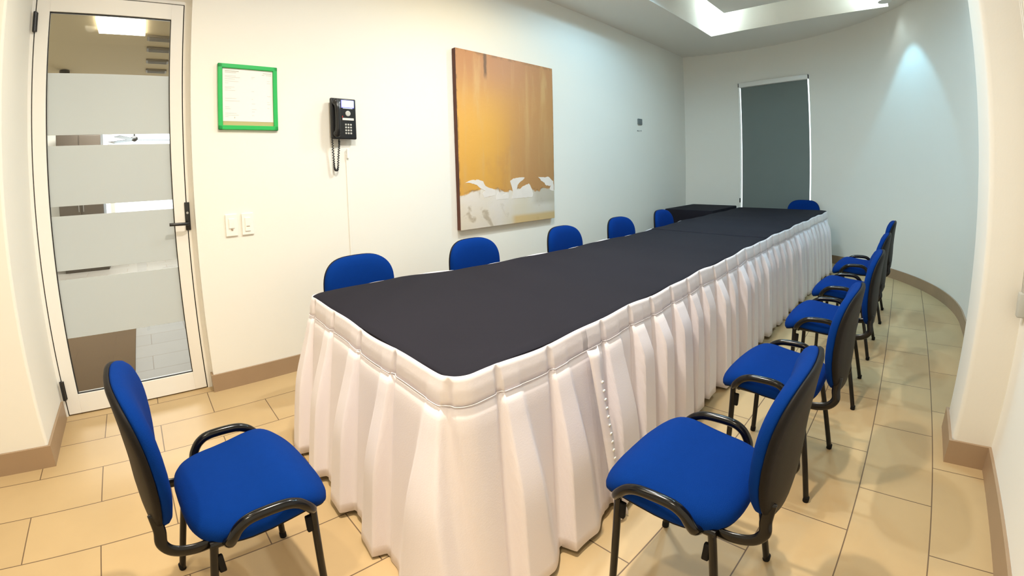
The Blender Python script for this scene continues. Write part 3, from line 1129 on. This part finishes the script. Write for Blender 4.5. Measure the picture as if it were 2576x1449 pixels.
def skirt_point(s, t, lift=0.0):
    """t = 0 at the table edge, 1 at the hem"""
    p, n = at_s(s), nrm_s(s)
    z = TZ - .001 - t * (TZ - HEM)
    depth = t * (TZ - HEM)
    below = max(0.0, depth - BAND) / (TZ - HEM - BAND)
    near = 1.0 - sm(s, S_SEAM, S_SEAM + .6) if s > S_RN else (1.0 if s > S_LN - .2 else .5)
    off = .0035 + .011 * sm(depth, 0, .05)
    left = s < S_LN - .12                               # chairs push the cloth in under this side
    off += below * (.040 + .055 * near) + .008 * sm(depth, BAND - .004, BAND + .01)
    if left:
        off -= (.16 * sm(depth, BAND, .3) + below * .09) * sm(S_LN - .12 - s, 0, .12)
    pl = 0.0
    dip = 0.0
    zo = 0.0
    for c, hw, li, side in PLEATS:
        u = s - c
        if abs(u) < .2:
            w = hw * (.80 + .25 * below + .65 * near * below)
            e = .0028 + .004 * below + .007 * near * below
            soft = e + (.010 + .055 * below * near) 
            el, er = (soft, e) if side > 0 else (e, soft)
            h = sm(u, -w - el, -w + el * .4) * (1 - sm(u, w - er * .4, w + er))
            pl = max(pl, h * li)
            dip = max(dip, math.exp(-((u - side * (w + e + .012)) / .011) ** 2) if side * u > w else 0)
            if h * li >= pl:
                zo = math.sin(c * 12.9) * .006
    amp = .0035 * sm(depth, .01, BAND) if depth < BAND else .008 + .034 * sm(below, 0, .22) + .010 * below
    if near > .5 and depth >= BAND:
        amp = .006 + .040 * sm(below, 0, .55) + .006 * below
    off += pl * amp - dip * (.010 if depth < BAND else .014 * (1 - .6 * below)) * sm(depth, .004, .03)
    # soft waviness of the hanging fabric
    off += below * (.006 * math.sin(s * 9.1 + 1.7) + .004 * math.sin(s * 23.7 + z * 3))
    sag = .0045 * math.sin(s * 7.5) + .003 * math.sin(s * 16.1 + 1)
    z += sag * (1 - t) - zo * below + .012 * below * math.sin(s * 5.3)
    return Vector((p.x + n.x * (off + lift), p.y + n.y * (off + lift), z))


def skirt_mesh(s0, s1, t0, t1, nt, ds=.004, lift=0.0):
    bm = bmesh.new()
    ns = max(2, int((s1 - s0) / ds))
    R = []
    for i in range(ns + 1):
        s = s0 + (s1 - s0) * i / ns
        R.append([bm.verts.new(skirt_point(s, t0 + (t1 - t0) * j / nt, lift)) for j in range(nt + 1)])
    for A, B in zip(R, R[1:]):
        for j in range(nt):
            bm.faces.new((A[j], A[j + 1], B[j + 1], B[j]))
    return bm


TB = BAND / (TZ - HEM)


def thick(o, t=.0022):
    md = o.modifiers.new('thickness', 'SOLIDIFY')
    md.thickness = t
    md.offset = -1
    return o


def skirting(s0, s1, label, ds_a):
    root = thing('table_skirt', label, 'table skirt', (at_s(s0).x, at_s(s0).y, 0), 0, 'white pleated skirts around the long table')
    inv = Matrix.Translation(-root.location)
    parts = []
    for nm, t0, t1, n, m in (('pleated_cloth', TB * .97, 1.0, 16, M_SKIRT), ('band', 0.0, TB, 5, M_SATIN)):
        bm = skirt_mesh(s0, s1, t0, t1, n, ds_a, .0015 if nm == 'band' else 0)
        bm.transform(inv)
        parts.append(thick(obj(nm, bm, m, root, True)))
    bm = bmesh.new()                                    # stitched seam under the band
    n = int((s1 - s0) / .012)
    tube(bm, [skirt_point(s0 + (s1 - s0) * i / n, TB * .99, .004) for i in range(n + 1)], .0016, 5)
    bm.transform(inv)
    obj('seam', bm, M_SKIRT, parts[1], True)
    return root, inv


skirting(0.02, S_SEAM + .03, 'white pleated table skirt wrapped around the near end of the long table', .0042)
r2, inv2 = skirting(S_SEAM, TOTAL - .02, 'white pleated table skirt along the side facing the row of chairs', .0042)
bm = bmesh.new()                                        # loose end of the second skirting with its fastening tape
R = []
for i in range(7):
    u = i / 6
    row = []
    for j in range(25):
        t = .10 + .93 * j / 24
        d = max(0, t - .1)
        q = skirt_point(S_SEAM - .005 + .055 * u + .03 * d + (.012 * math.sin(t * 14)) * u, min(t, 1.0), .022 + .016 * math.sin(u * PI) + .03 * d)
        if t > 1:
            q.z -= (t - 1) * .7
        row.append(bm.verts.new(q))
    R.append(row)
for A, B in zip(R, R[1:]):
    for j in range(24):
        bm.faces.new((A[j], A[j + 1], B[j + 1], B[j]))
bm.transform(inv2)
fl = thick(obj('loose_edge', bm, M_SATIN, r2, True))
bm = bmesh.new()
for j in range(15):
    t = .26 + .045 * j
    q = skirt_point(S_SEAM + .0225 + .03 * (t - .1), t, .041 + .03 * (t - .1))
    n = nrm_s(S_SEAM + .02)
    lathe(bm, [(.0065, -.001), (.006, .002), (.003, .003)], (q.x, q.y, q.z), 8, 'Y')
bm.transform(inv2)
obj('snap', bm, M_WHITE, fl, True)

# side table in the far corner under a black cloth
sx0, sx1, sy0, sy1 = 5.79, 6.80, 2.10, 2.775
st = thing('side_table', 'small side table in the far left corner under a black cloth', 'table', ((sx0 + sx1) / 2, (sy0 + sy1) / 2, 0))
hx, hy = (sx1 - sx0) / 2, (sy1 - sy0) / 2
obj('tabletop', box(-hx + .02, hx - .02, -hy + .02, hy - .02, .70, .742, .005), M_WOOD, st)
for ax in (-1, 1):
    for ay in (-1, 1):
        bm = bmesh.new()
        tube(bm, [(ax * (hx - .1), ay * (hy - .1), .70), (ax * (hx - .1), ay * (hy - .1), 0)], .018, 10)
        obj('leg', bm, M_BLACKMETAL, st, True)
loop = rounded([(sx0, sy0), (sx1, sy0), (sx1, sy1), (sx0, sy1)], .035, 6)
dense = []
for a, b in zip(loop, loop[1:] + loop[:1]):
    a, b = Vector(a), Vector(b)
    k = max(1, int((b - a).length / .025))
    dense += [a.lerp(b, j / k) for j in range(k)]
bm = bmesh.new()
cc = Vector(((sx0 + sx1) / 2, (sy0 + sy1) / 2))
R = []
for j in range(12):
    z = TZ - .002 - (0 if j == 0 else .010 + (j - 1) * .066)
    ring = []
    for i, p in enumerate(dense):
        d = (p - cc).normalized()
        off = (0 if j == 0 else .004) + .016 * (j / 11) * math.sin(i * .62) + .010 * j / 11
        ring.append(bm.verts.new((p.x + d.x * off, p.y + d.y * off, z)))
    R.append(ring)
for A, B in zip(R, R[1:]):
    for k in range(len(A)):
        bm.faces.new((A[k], A[(k + 1) % len(A)], B[(k + 1) % len(A)], B[k]))
f = bm.faces.new(R[0])
bmesh.ops.triangulate(bm, faces=[f])
o = thick(obj('tablecloth', bm, M_CLOTH_BLACK, None, True, 50), .003)
tag(o, 'black tablecloth hanging over the small side table in the far corner', 'tablecloth')

# ------------------------------------------------------------------ chairs
def superellipse(a, b, e, n=56, taper=0.0):
    out = []
    for k in range(n):
        t = 2 * PI * k / n
        c, s_ = math.cos(t), math.sin(t)
        x = a * math.copysign(abs(c) ** (2 / e), c)
        y = b * math.copysign(abs(s_) ** (2 / e), s_)
        out.append((x * (1 + taper * y / b), y))
    return out


SEAT_OUT = superellipse(.225, .200, 3.6, 64, .06)


def seat_f(u, v, h):
    y = v
    prof = .004 * math.cos(y * 9) + (.016 * sm(y, -.05, .10)) - .050 * sm(y, .09, .215) ** 1.3
    side = -.012 * (abs(u) / .225) ** 2.2
    return (u, v, .450 + prof + side + h)


SEAT_RINGS = [(.25, .020), (.5, .019), (.72, .016), (.86, .010), (.945, .001), (.985, -.010), (1.0, -.022), (.995, -.036), (.97, -.044), (.85, -.046), (.5, -.046)]
PAN_RINGS = [(.96, -.042), (.97, -.048), (.90, -.058), (.5, -.062)]

BACK_A, BACK_B = .222, .204
BACK_OUT = []
for k in range(64):
    t = 2 * PI * k / 64
    c, s_ = math.cos(t), math.sin(t)
    e = 3.2
    x = BACK_A * math.copysign(abs(c) ** (2 / e), c)
    v = BACK_B * math.copysign(abs(s_) ** (2 / e), s_)
    BACK_OUT.append((x * (1 - .16 * sm(-v / BACK_B, 0, 1) - .02 * sm(v / BACK_B, .3, 1)), v))


def back_f(u, v, h):
    """u across, v up the back, h towards the sitter"""
    zc = .642
    lean = math.radians(9)
    curve = -.030 * (1 - (u / .225) ** 2) + .022 * math.sin((v / BACK_B) * 1.5 + .6) - .01
    y0 = -.232 + curve + h
    return (u, y0 - math.sin(lean) * v, zc + math.cos(lean) * v)


BACK_RINGS = [(.25, .034), (.5, .034), (.72, .032), (.86, .027), (.95, .018), (.99, .008), (1.0, -.004), (.99, -.010), (.9, -.012), (.5, -.012)]
SHELL_RINGS = [(.95, -.010), (1.0, -.012), (1.005, -.017), (.99, -.024), (.93, -.029), (.7, -.032), (.4, -.034)]


def mirror_pts(pts, s):
    return [(s * x, y, z) for x, y, z in pts]


def make_chair(label, group):
    t = thing('visitor_chair', label, 'chair', (0, 0, 0), 0, group)
    se = obj('seat', cushion(SEAT_OUT, SEAT_RINGS, seat_f), M_BLUE, t, True)
    obj('seat_pan', cushion(SEAT_OUT, PAN_RINGS, seat_f), M_SHELL, se, True)
    ba = obj('backrest', cushion(BACK_OUT, BACK_RINGS, back_f), M_BLUE, t, True)
    obj('back_shell', cushion(BACK_OUT, SHELL_RINGS, back_f), M_SHELL, ba, True)
    for s in (-1, 1):
        # low tube loop beside the seat
        bm = bmesh.new()
        tube(bm, mirror_pts([(.190, -.118, .396), (.222, -.114, .415), (.233, -.104, .436), (.236, -.082, .462), (.237, -.045, .476), (.237, .035, .474), (.236, .075, .460), (.235, .100, .436), (.222, .114, .412), (.19, .118, .396)], s), .0145, 12, 1.0, None, 6)
        obj('arm_loop', bm, M_BLACKMETAL, t, True)
        # side rail under the seat
        for nm, top, foot, r in (('front', (.188, .128, .400), (.182, .118, 0), .0115), ('rear', (.188, -.150, .400), (.226, -.248, 0), .0115)):
            bm = bmesh.new()
            a, b = Vector(top), Vector(foot)
            tube(bm, mirror_pts([tuple(a), tuple(a.lerp(b, .5)), tuple(b + (a - b).normalized() * .012)], s), r, 12)
            lg = obj('leg', bm, M_BLACKMETAL, t, True, 50)
            bm = bmesh.new()
            q = b
            lathe(bm, [(.0115, .0), (.0128, .003), (.0128, .020), (.0120, .023)], (s * q.x, q.y + (a.y - b.y) * .02, q.z), 14)
            obj('foot_cap', bm, M_RUBBER, lg, True, 50)
            bm = bmesh.new()
            q = a.lerp(b, .14)
            dy = .016 if nm == 'rear' else -.016
            bx(bm, s * q.x - .007, s * q.x + .007, q.y + dy - .010, q.y + dy + .010, q.z - .035, q.z + .02, .004, 2)
            obj('link_clip', bm, M_RUBBER, lg, True, 50)
        bm = bmesh.new()
        tube(bm, mirror_pts([(.188, .140, .398), (.188, -.160, .398)], s), .0115, 10)
        obj('seat_rail', bm, M_BLACKMETAL, t, True, 50)
        # curved bar carrying the back
        bm = bmesh.new()
        tube(bm, mirror_pts([(.165, -.12, .392), (.165, -.19, .388), (.163, -.245, .402), (.160, -.270, .432), (.156, -.266, .470), (.152, -.268, .52)], s), .016, 12, .5, (0, 0, 1), 6)
        obj('back_bracket', bm, M_BLACKMETAL, t, True)
    for y in (.105, -.13):
        bm = bmesh.new()
        tube(bm, [(-.188, y, .392), (.188, y, .392)], .010, 10)
        obj('cross_bar', bm, M_BLACKMETAL, t, True, 50)
    return t


def dup(root, label, group):
    r = root.copy()
    COL.objects.link(r)
    r['label'] = label
    r['group'] = group
    for ch in list(root.children):
        c = ch.copy()
        COL.objects.link(c)
        c.parent = r
        for g2 in ch.children:
            d = g2.copy()
            COL.objects.link(d)
            d.parent = c
    return r


G_ALL = 'blue visitor chairs around the long table'
PROTO = make_chair('blue chair with black frame at left front, facing the near table end', G_ALL)
PROTO.location = (.150, 1.275, 0)
PROTO.rotation_euler = (0, 0, -PI / 2 + .06)
RIGHT_ROW = [(1.165, .440, .03, 'nearest blue chair in the right row, at the front right'),
             (2.02, .405, -.02, 'second blue chair in the right row, just behind the nearest one'),
             (2.93, .355, .02, 'third blue chair from the camera along the right side of the table'),
             (3.74, .335, -.02, 'fourth blue chair from the camera along the right side of the table'),
             (4.63, .305, .0, 'farthest blue chair in the right row, by the curved wall')]
LEFT_ROW = [(1.06, 2.085, 'nearest blue chair along the left wall, backrest showing below the telephone'),
            (1.90, 2.045, 'second blue chair along the left wall, below the left part of the painting'),
            (2.85, 1.985, 'third blue chair along the left wall, below the right edge of the painting'),
            (3.72, 1.985, 'fourth blue chair along the left wall, beyond the painting'),
            (4.66, 1.995, 'farthest blue chair along the left wall, in front of the side table')]
for x, y, r, lab in RIGHT_ROW:
    c = dup(PROTO, lab, G_ALL)
    c.location = (x, y, 0)
    c.rotation_euler = (0, 0, r)
for k, (x, y, lab) in enumerate(LEFT_ROW):
    c = dup(PROTO, lab, G_ALL)
    c.location = (x, y, 0)
    c.rotation_euler = (0, 0, PI + (.03, -.02, .01, -.03, .02)[k])
c = dup(PROTO, 'blue chair at the far head of the table, in front of the blind', G_ALL)
c.location = (6.74, 1.20, 0)
c.rotation_euler = (0, 0, PI / 2)
